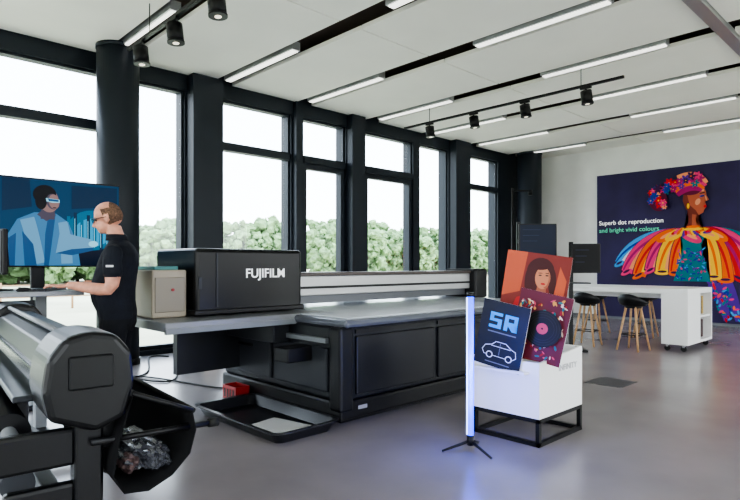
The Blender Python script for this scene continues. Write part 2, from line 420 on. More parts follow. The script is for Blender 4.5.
T = Obj('drip_tray', (2.64, 4.0, 0))
bm = bmesh.new()
def rr(x0, x1, y0, y1, r, z, n=5):
    out = []
    for cx, cy, a in ((x1-r, y1-r, 0), (x0+r, y1-r, 90), (x0+r, y0+r, 180), (x1-r, y0+r, 270)):
        for k in range(n+1):
            t = math.radians(a+90*k/n); out.append(bm.verts.new((cx+r*math.cos(t)-2.64, cy+r*math.sin(t)-4.0, z)))
    return out
x0, x1, y0, y1 = 2.30, 2.92, 3.34, 4.6
loops = [rr(x0+.06, x1-.06, y0+.06, y1-.06, .05, .002), rr(x0+.015, x1-.015, y0+.015, y1-.015, .07, .08), rr(x0-.01, x1+.01, y0-.01, y1+.01, .09, .085),
         rr(x0-.01, x1+.01, y0-.01, y1+.01, .09, .095), rr(x0+.025, x1-.025, y0+.025, y1-.025, .06, .092), rr(x0+.07, x1-.07, y0+.07, y1-.07, .05, .014)]
bm.faces.new(loops[0][::-1]); bm.faces.new(loops[-1])
for a, b in zip(loops, loops[1:]):
    for k in range(len(a)): bm.faces.new((a[k], a[(k+1) % len(a)], b[(k+1) % len(a)], b[k]))
T.mesh('tray_shell', bm, mat('tray_black', (26, 27, 30), .3, spec=.5))
T.box('paper_sheet', (2.42, 3.52, .016), (2.76, 3.94, .022), mat('paper', (200, 200, 198), .8), rot=(0, 0, .2))
K = Obj('storage_crate', (2.84, 4.8, 0))
K.box('bottom', (2.77, 4.68, 0), (2.92, 4.92, .01), RED)
for i, (a, b) in enumerate((((2.77, 4.68, .01), (2.78, 4.92, .15)), ((2.91, 4.68, .01), (2.92, 4.92, .15)), ((2.78, 4.68, .01), (2.91, 4.69, .15)), ((2.78, 4.91, .01), (2.91, 4.92, .15)))):
    K.box('side_%d' % i, a, b, RED)
for k in range(4): K.box('slot_%d' % k, (2.767, 4.71+k*.052, .04), (2.771, 4.735+k*.052, .12), BLK)
B = Obj('cardboard_box', (4.16, 7.55, 0))
B.box('carton', (4.02, 7.42, 0), (4.30, 7.68, .36), BEIGE)
B.box('flap', (4.02, 7.42, .36), (4.16, 7.68, .364), BEIGE, rot=(0, -.3, 0))
B.box('tape', (4.14, 7.418, .05), (4.18, 7.682, .363), mat('tape', (210, 195, 165), .4))
CB = Obj('floor_cables', (3.0, 6.7, 0))
for j in range(3):
    pts = []
    for k in range(22):
        t = k/21; pts.append((2.15+1.3*t+.1*math.sin(5*t+j*2), 6.3+.5*math.sin(7*t+j)+.25*j+.7*t*(j-1), .012))
    CB.tube('cable_%d' % j, pts, .01, RUBBER, 8)

# ---------------------------------------------------------------- roll cutter (left foreground), local coords
R = Obj('roll_cutter', (.70, 2.15, 0), math.radians(-5.5), world=False)
Lc = 2.2
CUT = mat('cutter_black', (12, 13, 15), .34, spec=.35)
CUT2 = mat('cutter_grey', (26, 28, 31), .36, spec=.35)
prof = [(-.15, .76), (-.17, .86), (-.155, .97), (-.10, 1.045), (-.02, 1.065), (.07, 1.05), (.125, .98), (.135, .86), (.10, .74), (0, .70)]
R.prism('end_cap', prof, 'y', -.02, .30, CUT, .025)
R.prism('far_end_cap', prof, 'y', Lc-.3, Lc, CUT, .025)
R.box('end_screen', (-.09, -.028, .86), (.06, -.012, .98), mat('cap_face', (16, 17, 19), .3, spec=.3), .008)
prof2 = [(-.12, .80), (-.135, .90), (-.11, .985), (-.03, 1.02), (.06, 1.01), (.10, .93), (.10, .80)]
R.prism('main_housing', prof2, 'y', .30, Lc-.3, CUT2, .008)
R.box('front_glossy_strip', (-.155, .31, .84), (-.125, Lc-.31, .90), BLKG, .006)
R.box('bed_ledge', (-.22, .30, .775), (.0, Lc-.3, .80), mat('ledge', (52, 55, 60), .3, .4), .006)
R.tube('top_bar', [(-.06, .3, 1.035), (-.06, Lc-.3, 1.035)], .012, MGR)
R.tube('media_roll', [(-.23, .32, .66), (-.23, Lc-.32, .66)], .075, mat('roll_dark', (24, 25, 28), .35, spec=.4), 24)
R.tube('media_core', [(-.23, .2, .66), (-.23, Lc-.2, .66)], .028, MGR, 18)
R.tube('lower_roll', [(-.20, .32, .46), (-.20, Lc-.32, .46)], .06, mat('roll_mid', (56, 59, 64), .4), 24)
R.box('back_rail', (.02, .1, .60), (.10, Lc-.1, .70), CUT, .01)
for y in (.12, Lc-.2):
    t = 'near' if y < 1 else 'far'
    R.box('leg_'+t, (-.05, y-.04, .06), (.05, y+.05, .74), CUT, .012)
    R.box('foot_'+t, (-.36, y-.04, .05), (.36, y+.04, .11), CUT, .02)
    R.box('roll_bracket_'+t, (-.30, y-.02, .56), (-.04, y+.03, .70), CUT, .015)
    R.box('low_bracket_'+t, (-.27, y-.02, .40), (-.04, y+.03, .50), CUT, .015)
    for x in (-.32, .32):
        R.tube('caster', [(x-.015, y, .035), (x+.015, y, .035)], .035, RUBBER, 16)
    R.tube('basket_arm_'+t, [(.0, y-.06, .645), (.47, y-.06, .64)], .012, BLK)
    R.tube('arm_tip_'+t, [(.45, y-.06, .64), (.49, y-.06, .64)], .018, RUBBER)
R.box('cross_beam', (-.04, .1, .16), (.04, Lc-.15, .24), CUT, .01)
R.tube('basket_rim', [(.13, .0, .82), (.13, Lc, .82)], .012, BLK)
R.tube('basket_rim_outer', [(.36, .0, .72), (.36, Lc, .72)], .012, BLK)
R.tube('basket_rim_side', [(.13, .0, .82), (.36, .0, .72)], .01, BLK)
bm = bmesh.new()
pr = [(.36, .72), (.375, .64), (.35, .55), (.28, .48), (.19, .44), (.10, .45), (.06, .52), (.08, .65), (.13, .82)]
rings = []
for k in range(13):
    y = Lc*k/12; sg = .02*math.sin(k*2.1)
    rings.append([(bm.verts.new((x, y, z+sg*(1 if 1 < i < 6 else 0)))) for i, (x, z) in enumerate(pr)])
for a, b in zip(rings, rings[1:]):
    for i in range(len(pr)-1): bm.faces.new((a[i], a[i+1], b[i+1], b[i]))
ob = R.mesh('basket_fabric', bm, mat('fabric_black', (13, 13, 15), .85, spec=.2), True)
sm = ob.modifiers.new('t', 'SOLIDIFY'); sm.thickness = .006
def film(name, c, s, seed, m):
    bm = bmesh.new(); bmesh.ops.create_icosphere(bm, subdivisions=4, radius=1)
    for v in bm.verts:
        q = v.co.copy(); f = 1+.35*noise.noise(q*2.2+Vector((seed, 0, 0)))+.25*abs(noise.noise(q*5+Vector((0, seed, 0))))
        v.co = Vector((q.x*s[0]*f, q.y*s[1]*f, q.z*s[2]*f))
    R.mesh(name, bm, m, False, c)
CF = mat('clear_film', (80, 82, 90), .18, spec=.8)
CF.node_tree.nodes['Principled BSDF'].inputs['Transmission Weight'].default_value = .35
film('plastic_bag', (.20, .25, .54), (.09, .2, .06), 1, CF)
film('plastic_bag_small', (.25, .12, .53), (.05, .08, .045), 4, CF)
film('paper_waste', (.15, .12, .53), (.035, .06, .04), 8, mat('waste_tint', (84, 66, 66), .6))

# ---------------------------------------------------------------- desk, computer
D = Obj('standing_desk', (.85, 4.9, 0))
D.box('top', (.25, 4.52, 1.075), (1.40, 5.25, 1.11), mat('desk_top', (140, 144, 150), .4), .006)
for i, x in enumerate((.45, 1.2)):
    D.box('column_%d' % i, (x-.04, 4.88, .05), (x+.04, 4.96, 1.075), MGR, .005)
    D.box('foot_%d' % i, (x-.04, 4.6, 0), (x+.04, 5.2, .05), DGR, .01)
D.box('crossbar', (.45, 4.9, .95), (1.2, 4.94, 1.03), DGR)
Mo = Obj('computer_monitor', (.86, 4.95, 1.11), math.radians(-72), world=False)
Mo.box('screen_shell', (-.24, -.02, .12), (.24, .02, .45), BLK, .01)
Mo.box('display', (-.225, -.024, .135), (.225, -.019, .435), mat('display_dim', (12, 20, 28), .3, em=.1, base=(6, 7, 8), spec=.2))  # dark screen given a faint glow of its own
Mo.box('neck', (-.03, .02, .01), (.03, .05, .34), BLK, .01)
Mo.box('base', (-.13, -.06, 0), (.13, .12, .012), BLK, .004)
Kb = Obj('keyboard', (1.20, 4.72, 1.11), math.radians(56), world=False)
Kb.box('case', (-.21, -.065, 0), (.21, .065, .012), DGR, .004)
for r in range(4): Kb.box('key_row_%d' % r, (-.2, -.056+r*.029, .012), (.2, -.034+r*.029, .017), BLK)
Ms = Obj('computer_mouse', (1.02, 4.6, 1.11), 0, world=False)
bm = bmesh.new(); bm_ell(bm, (0, 0, .012), (.05, .03, .02))
for v in bm.verts: v.co.z = max(v.co.z, 0)
Ms.mesh('shell', bm, BLK, True)
Ms.box('wheel', (-.035, -.004, .025), (-.02, .004, .034), MGR)

# ---------------------------------------------------------------- large TV
def E(n, c, e=.85): return mat('tv_'+n, c, .35, em=e, base=(3, 3, 4), spec=.12)
TV = Obj('television', (1.47, 6.0, 0))
TV.box('housing', (.72, 6.0, 1.28), (2.20, 6.05, 2.12), BLK, .008)
TV.box('screen', (.735, 5.995, 1.295), (2.185, 6.001, 2.105), E('bg', (0, 56, 90)))
TV.box('stand_post', (1.40, 6.05, .08), (1.52, 6.10, 1.7), DGR, .01)
TV.box('stand_base', (.95, 5.7, 0), (1.97, 6.3, .05), DGR, .015)
def tvdraw(A):
    c1 = E('teal', (0, 96, 130)); c2 = E('dark', (2, 16, 38)); c3 = E('light', (30, 150, 195)); sk = E('skin', (134, 106, 104)); sk2 = E('skin_shade', (72, 66, 82)); hr = E('hair', (12, 12, 20))
    co = E('coat', (96, 150, 186)); co1 = E('coat_mid', (60, 116, 160)); co2 = E('coat_shade', (26, 74, 120)); gl = E('glass', (140, 215, 240)); c4 = E('mid', (0, 38, 68))
    A.poly([(0, 0), (1.45, 0), (1.45, .2), (0, .26)], c2)
    A.poly([(0, .5), (.35, .56), (.35, .81), (0, .81)], c2)
    A.poly([(.42, .5), (.66, .55), (.64, .81), (.42, .81)], c4)
    A.ell((1.2, .35), (.24, .2), c1); A.ell((1.2, .33), (.17, .14), c3)
    for k in range(9):
        x = .90+k*.06; h = .28+.1*((k*37) % 5)/5
        A.poly([(x, .16), (x+.03, .16), (x+.03, .16+h), (x, .16+h)], c1 if k % 2 else c4)
        A.poly([(x+.008, .18), (x+.013, .18), (x+.013, .1+h), (x+.008, .1+h)], gl)
    A.poly([(1.0, .55), (1.43, .6), (1.43, .79), (1.0, .78)], c4)
    A.poly([(.48, 0), (.46, .28), (.54, .43), (.68, .50), (.86, .50), (.97, .42), (1.05, .22), (1.08, 0)], co1)
    A.ribbon((.62, .44), (.66, .3), (.72, .02), .06, .06, .05, co, 10); A.ribbon((.92, .42), (.95, .3), (.96, .02), .04, .05, .05, co, 10)
    A.poly([(.60, 0), (.58, .32), (.67, .2), (.70, 0)], co2)
    A.poly([(.48, 0), (.465, .25), (.53, .3), (.52, 0)], co2)
    A.poly([(.80, .50), (.86, .50), (.82, .2), (.80, 0), (.76, 0), (.77, .3)], co2)
    A.poly([(.86, .12), (.90, .34), (1.0, .3), (1.18, .26), (1.2, .18), (1.0, .16)], co)
    A.poly([(.86, .12), (1.0, .16), (1.2, .18), (1.2, .15), (1.0, .10)], co2)
    A.ell((1.2, .215), (.045, .03), gl)
    A.poly([(.73, .44), (.85, .44), (.85, .56), (.74, .58)], sk2)
    A.poly([(.70, .48), (.78, .42), (.86, .48), (.84, .52), (.74, .52)], sk2)
    A.ell((.80, .62), (.085, .115), sk, .1)
    A.ell((.765, .675), (.10, .088), hr, .2); A.ell((.735, .61), (.05, .08), hr)
    A.ell((.835, .61), (.056, .075), sk2, .15); A.ell((.845, .61), (.046, .07), sk, .15)
    A.poly([(.775, .64), (.893, .632), (.893, .604), (.83, .600), (.78, .61)], gl)
    A.poly([(.79, .636), (.885, .630), (.885, .610), (.80, .612)], co2)
    A.ell((.85, .552), (.018, .005), hr)
    for k in range(4): A.ell((.16+.07*k, .3+.03*(k % 2)), (.016, .016), c3)
obj_art('screen_picture', TV.e, (.735-1.47, -.006, 1.295), (1, 0, 0), (0, 0, 1), (0, -1, 0), tvdraw)

# ---------------------------------------------------------------- LED tube on tripod
Lx, Ly = 3.23, 2.34
Lt = Obj('led_tube_light', (Lx, Ly, 0))
Lt.tube('tube_emitter', [(Lx, Ly, .12), (Lx, Ly, 1.08)], .023, mat('led_blue', (20, 56, 255), .3, em=3.2), 16)
Lt.tube('tube_end_top', [(Lx, Ly, 1.08), (Lx, Ly, 1.11)], .025, BLK, 16)
Lt.tube('tube_end_low', [(Lx, Ly, .05), (Lx, Ly, .12)], .025, BLK, 16)
Lt.tube('tube_white_strip', [(Lx-.022, Ly+.012, .125), (Lx-.022, Ly+.012, 1.075)], .006, mat('led_white', (190, 216, 255), .3, em=2.0), 10)
for k in range(3):
    a = math.radians(20+120*k); Lt.tube('tripod_leg_%d' % k, [(Lx, Ly, .08), (Lx+.2*math.cos(a), Ly+.2*math.sin(a), .012)], [.012, .008], BLK, 8)
for k, (dx, dy, z, e) in enumerate(((-.12, -.12, .38, 5), (-.1, -.1, .6, 4), (.06, -.14, .85, 3))):
    ld = bpy.data.lights.new('led_glow_%d' % k, 'POINT'); ld.energy = e; ld.color = (.05, .12, 1); ld.shadow_soft_size = .03  # extra point lights beside the tube, added to throw its blue floor glow
    lo = bpy.data.objects.new('led_glow_%d' % k, ld); COL.objects.link(lo); lo.parent = Lt.e; lo.location = (dx, dy, z)

# ---------------------------------------------------------------- display bin with prints
Bn = Obj('print_display_bin', (3.98, 2.33, 0))
a0, a1, b0, b1 = 3.65, 4.31, 2.05, 2.62
for i, (p, q) in enumerate((((a0, b0, 0), (a1, b0+.03, .03)), ((a0, b1-.03, 0), (a1, b1, .03)), ((a0, b0, 0), (a0+.03, b1, .03)), ((a1-.03, b0, 0), (a1, b1, .03)),
                            ((a0, b0, .17), (a1, b0+.03, .2)), ((a0, b1-.03, .17), (a1, b1, .2)), ((a0, b0, .17), (a0+.03, b1, .2)), ((a1-.03, b0, .17), (a1, b1, .2)),
                            ((a0, b0, .03), (a0+.03, b0+.03, .17)), ((a1-.03, b0, .03), (a1, b0+.03, .17)), ((a0, b1-.03, .03), (a0+.03, b1, .17)), ((a1-.03, b1-.03, .03), (a1, b1, .17)))):
    Bn.box('frame_bar_%d' % i, p, q, BLK)
Bn.box('bin_floor', (a0, b0, .2), (a1, b1, .23), WHT)
Bn.box('bin_front', (a0, b0, .23), (a0+.02, b1, .60), WHT); Bn.box('bin_back', (a1-.02, b0, .23), (a1, b1, .66), WHT)
Bn.box('print_ledge', (a0-.07, b0+.08, .515), (a0, b1, .53), WHT)
Bn.prism('bin_side_right', [(a0+.02, .23), (a1-.02, .23), (a1-.02, .66), (a0+.02, .60)], 'y', b0, b0+.02, WHT)
Bn.prism('bin_side_left', [(a0+.02, .23), (a1-.02, .23), (a1-.02, .66), (a0+.02, .60)], 'y', b1-.02, b1, WHT)
Bn.text('bin_lettering', 'INFINITY', (3.93, b0-.002, .51), .062, mat('grey_print', (176, 176, 178), .6), (math.pi/2, 0, 0), sx=1.15)
def board(name, cx, cy, z0, w, h, tilt, roll, mback, draw, yaw=0, sc=(1, 1)):
    O = Obj(name, (cx, cy, z0), 0, world=False)
    Mx = Matrix.Rotation(math.radians(yaw), 3, 'Z') @ Matrix.Rotation(math.radians(tilt), 3, 'Y') @ Matrix.Rotation(math.radians(roll), 3, 'X')
    U, V, N = Mx @ Vector((0, -1, 0)), Mx @ Vector((0, 0, 1)), Mx @ Vector((-1, 0, 0))
    bm = bmesh.new(); c = []
    for s in (0, -.006):
        for a, b in ((-w/2, 0), (w/2, 0), (w/2, h), (-w/2, h)): c.append(bm.verts.new(U*a+V*b+N*s))
    for f in ((0, 1, 2, 3), (7, 6, 5, 4), (0, 4, 5, 1), (1, 5, 6, 2), (2, 6, 7, 3), (3, 7, 4, 0)): bm.faces.new([c[i] for i in f])
    O.mesh('board', bm, mback)
    obj_art('print_art', O.e, U*(-w/2), U, V, N, draw, sc)
pm = lambda n, c: mat('ink_'+n, c, .5, spec=.3)
def sr(A):
    nv = pm('navy', (26, 30, 40))
    A.poly([(.0, 0), (.36, 0), (.36, .52), (0, .52)], nv)
    cy = pm('cyan', (40, 160, 215)); wh = pm('white', (215, 220, 225)); gr = pm('grey', (105, 110, 120))
    A.poly([(.07, .43), (.165, .43), (.165, .405), (.10, .405), (.10, .382), (.165, .382), (.165, .305), (.07, .305), (.07, .33), (.135, .33), (.135, .358), (.07, .358)], cy)
    A.poly([(.185, .305), (.215, .305), (.215, .345), (.25, .305), (.29, .305), (.25, .35), (.285, .365), (.285, .43), (.185, .43)], cy)
    A.poly([(.215, .375), (.258, .375), (.258, .405), (.215, .405)], nv)
    A.poly([(.07, .27), (.29, .27), (.29, .28), (.07, .28)], gr)
    A.poly([(.05, .12), (.07, .16), (.12, .175), (.15, .205), (.23, .205), (.27, .175), (.31, .16), (.32, .11), (.29, .085), (.07, .085)], wh)
    A.poly([(.056, .12), (.074, .155), (.124, .17), (.153, .20), (.227, .20), (.266, .17), (.306, .155), (.314, .112), (.288, .09), (.073, .09)], nv)
    A.ell((.115, .09), (.027, .027), wh, n=16); A.ell((.265, .09), (.027, .027), wh, n=16)
    A.ell((.115, .09), (.019, .019), nv, n=16); A.ell((.265, .09), (.019, .019), nv, n=16)
    A.poly([(.12, .162), (.27, .162), (.27, .167), (.12, .167)], wh); A.poly([(.185, .1), (.19, .1), (.19, .195), (.185, .195)], gr)
    A.poly([(.09, .03), (.28, .03), (.28, .038), (.09, .038)], gr)
def vinyl(A):
    A.poly([(0, 0), (.42, 0), (.42, .56), (0, .56)], pm('wine', (96, 22, 44)))
    rnd = random.Random(3); cs = [pm('rose', (205, 70, 100)), pm('gold', (215, 155, 70)), pm('cream', (225, 200, 185)), pm('teal', (30, 110, 120)), pm('crimson', (160, 24, 36))]
    for k in range(120):
        A.ell((rnd.uniform(.03, .39), rnd.uniform(.03, .53)), (rnd.uniform(.010, .026), rnd.uniform(.004, .010)), cs[k % 5], rnd.uniform(0, 3), 10)
    A.ell((.24, .27), (.15, .15), pm('black', (14, 14, 16)), n=36)
    for r in (.135, .115, .095): A.ell((.24, .27), (r, r), pm('groove', (36, 36, 40)), n=36); A.ell((.24, .27), (r-.004, r-.004), pm('black', (14, 14, 16)), n=36)
    A.ell((.24, .27), (.045, .045), pm('label', (200, 70, 95))); A.ell((.24, .27), (.008, .008), pm('black', (14, 14, 16)), n=10)
def redlady(A):
    br = pm('brick', (122, 40, 34)); og = pm('orange', (190, 84, 52)); sk = pm('skin', (196, 124, 92)); dr = pm('dkred', (64, 14, 18)); rd = pm('red', (178, 26, 32)); bk = pm('black', (14, 14, 16)); s2 = pm('skin2', (158, 88, 66))
    A.poly([(0, 0), (.5, 0), (.5, .80), (0, .80)], br)
    A.poly([(0, .45), (.14, .5), (.16, .8), (0, .8)], og)
    A.ell((.275, .67), (.105, .10), dr, .2); A.ell((.215, .58), (.05, .13), dr, .1); A.ell((.375, .60), (.03, .1), dr, .1)
    A.poly([(.06, .25), (.47, .25), (.45, .44), (.36, .50), (.24, .50), (.12, .45)], rd)
    A.poly([(.14, .3), (.2, .3), (.24, .47), (.2, .47)], dr); A.poly([(.38, .3), (.42, .3), (.37, .48), (.35, .48)], dr)
    A.poly([(.255, .45), (.345, .45), (.335, .56), (.27, .56)], s2)
    A.ell((.30, .62), (.058, .082), sk, .1)
    A.ell((.325, .615), (.03, .07), s2, .1); A.ell((.31, .625), (.036, .07), sk, .1)
    A.ell((.285, .71), (.075, .03), dr, .2)
    A.ell((.308, .577), (.018, .008), rd, n=12)
    A.ell((.278, .638), (.013, .005), bk, n=10); A.ell((.33, .642), (.013, .005), bk, n=10)
    A.ell((.278, .655), (.018, .003), bk, .1, n=10); A.ell((.33, .659), (.016, .003), bk, n=10)
    A.poly([(.40, .5), (.47, .42), (.48, .62), (.42, .72)], og)
WB = mat('board_white', (225, 225, 225), .6)
board('art_print', 3.605, 2.385, .535, .38, .49, 3, 10, WB, sr, 6, (.38/.36, .49/.52))
board('art_print', 3.74, 2.155, .605, .40, .50, 5, 11, WB, vinyl, 8, (.40/.42, .50/.56))
board('art_print', 3.97, 2.365, .56, .50, .84, 3, 8, WB, redlady, 20, (1, .84/.8))
Fb = Obj('art_print_stack', (4.05, 2.33, .23))
for k in range(3): Fb.box('board_%d' % k, (4.20+k*.02, 2.08, .231), (4.207+k*.02, 2.57, .62), WB)

# ---------------------------------------------------------------- bar table
Tb = Obj('bar_table', (9.8, 4.1, 0))
Tb.box('top', (9.2, 2.75, .86), (10.4, 5.5, .94), WHT, .004)
Tb.box('end_back', (9.2, 3.08, .10), (10.4, 3.12, .86), WHT)
Tb.box('end_side_left', (9.2, 2.75, .10), (9.24, 3.08, .86), WHT)
Tb.box('end_side_right', (10.36, 2.75, .10), (10.4, 3.08, .86), WHT)
Tb.box('end_bottom', (9.24, 2.75, .10), (10.36, 3.08, .14), WHT)
Tb.box('end_shelf', (9.8, 2.77, .48), (10.36, 3.08, .51), WHT)
Tb.box('end_door', (9.24, 2.75, .14), (9.8, 2.77, .86), WHT)
for i in range(5): Tb.box('brochure_%d' % i, (9.86+i*.09, 2.85, .51), (9.93+i*.09, 3.0, .80), pm('br%d' % i, [(60, 60, 70), (150, 60, 60), (40, 70, 110), (90, 90, 95), (180, 150, 70)][i]))
for i in range(4): Tb.box('folder_%d' % i, (9.86+i*.11, 2.85, .14), (9.95+i*.11, 3.0, .42), pm('fo%d' % i, [(60, 60, 65), (40, 40, 50), (120, 120, 125), (70, 50, 50)][i]))
for i, (x, y) in enumerate(((9.26, 2.82), (10.32, 2.82), (9.26, 3.05), (10.32, 3.05))):
    Tb.tube('caster_%d' % i, [(x-.02, y, .04), (x+.02, y, .04)], .04, RUBBER, 16); Tb.box('caster_fork_%d' % i, (x-.03, y-.015, .06), (x+.03, y+.015, .10), ALU)
for i, x in enumerate((9.3, 10.3)): Tb.box('far_leg_%d' % i, (x-.03, 5.35, 0), (x+.03, 5.41, .86), WHT)
Tb.box('modesty_rail', (9.76, 3.12, .76), (9.84, 5.35, .86), WHT)

def stool(x, y, rz):
    s = Obj('bar_stool', (x, y, 0), rz, world=False)
    bm = bmesh.new(); n = 28; rings = []
    for (r, z, back) in ((.02, .665, 0), (.12, .665, 0), (.19, .685, .02), (.215, .72, .06), (.225, .74, .12), (.21, .742, .12), (.195, .722, .06), (.17, .70, .02), (.1, .69, 0), (.01, .69, 0)):
        ring = []
        for k in range(n):
            a = 2*math.pi*k/n; w = max(0, math.cos(a))**1.2
            ring.append(bm.verts.new((r*math.cos(a)*.95, r*math.sin(a), z+back*w)))
        rings.append(ring)
    for a, b in zip(rings, rings[1:]):
        for k in range(n): bm.faces.new((a[k], a[(k+1) % n], b[(k+1) % n], b[k]))
    bm.faces.new(rings[0]); bm.faces.new(rings[-1])
    s.mesh('seat', bm, BLK, True)
    for k in range(4):
        a = math.radians(45+90*k); c, d = math.cos(a), math.sin(a)
        s.tube('leg_%d' % k, [(c*.10, d*.10, .675), (c*.24, d*.24, 0)], [.018, .014], WOOD, 10)
    for k in range(4):
        a = math.radians(45+90*k); b = math.radians(135+90*k); r = .19
        s.tube('rung_%d' % k, [(r*math.cos(a), r*math.sin(a), .24), (r*math.cos(b), r*math.sin(b), .24)], .008, BLK, 8)
    s.tube('hub', [(0, 0, .645), (0, 0, .67)], .12, BLK, 20)
for x, y, rz in ((8.9, 3.42, 3.0), (8.92, 4.15, 3.2), (8.95, 4.88, 3.1), (10.72, 3.9, .1), (10.72, 4.8, -.1)): stool(x, y, rz)

# ---------------------------------------------------------------- monitor stands
def mstand(x, y, w, h, zc, rz, colr, tall):
    s = Obj('monitor_stand', (x, y, 0), rz, world=False)
    s.box('base', (-.22, -.16, 0), (.22, .16, .03), BLK, .01)
    s.box('post', (-.03, -.025, .03), (.03, .025, tall), BLK, .006)
    s.box('arm', (-.02, -.08, zc-.03), (.22, -.025, zc+.03), BLK, .006)
    s.box('monitor_shell', (-.02, -.12, zc-h/2), (w-.02, -.08, zc+h/2), BLK, .008)
    s.box('monitor_display', (0, -.124, zc-h/2+.02), (w-.04, -.118, zc+h/2-.02), colr)
    s.box('shelf', (-.05, -.18, 1.02), (.25, .05, 1.04), DGR, .004)
    for k in range(3): s.box('display_row_%d' % k, (.04, -.1255, zc+h/2-.10-k*.09), (w*.55-.03*k, -.1245, zc+h/2-.092-k*.09), mat('ui_line', (52, 60, 80), .6, em=.1, spec=.1))
mstand(8.1, 4.92, .60, .56, 1.68, math.radians(-46), mat('disp_a', (44, 54, 78), .5, em=.35, base=(12, 14, 18), spec=.2), 2.0)
mstand(8.15, 4.05, .42, .44, 1.40, math.radians(-52), mat('disp_b', (34, 32, 36), .5, em=.2, base=(12, 12, 13), spec=.2), 1.65)
Pl = Obj('light_stand', (9.3, 5.78, 0), 0, world=False)
Pl.tube('pole', [(0, 0, .02), (0, 0, 2.75)], .02, BLK); Pl.box('foot', (-.2, -.2, 0), (.2, .2, .02), BLK, .005)
Pl.tube('cross_arm', [(0, 0, 2.7), (.3, -.2, 2.7)], .015, BLK); Pl.tube('lamp_head', [(.3, -.2, 2.72), (.3, -.2, 2.62)], .04, BLK)

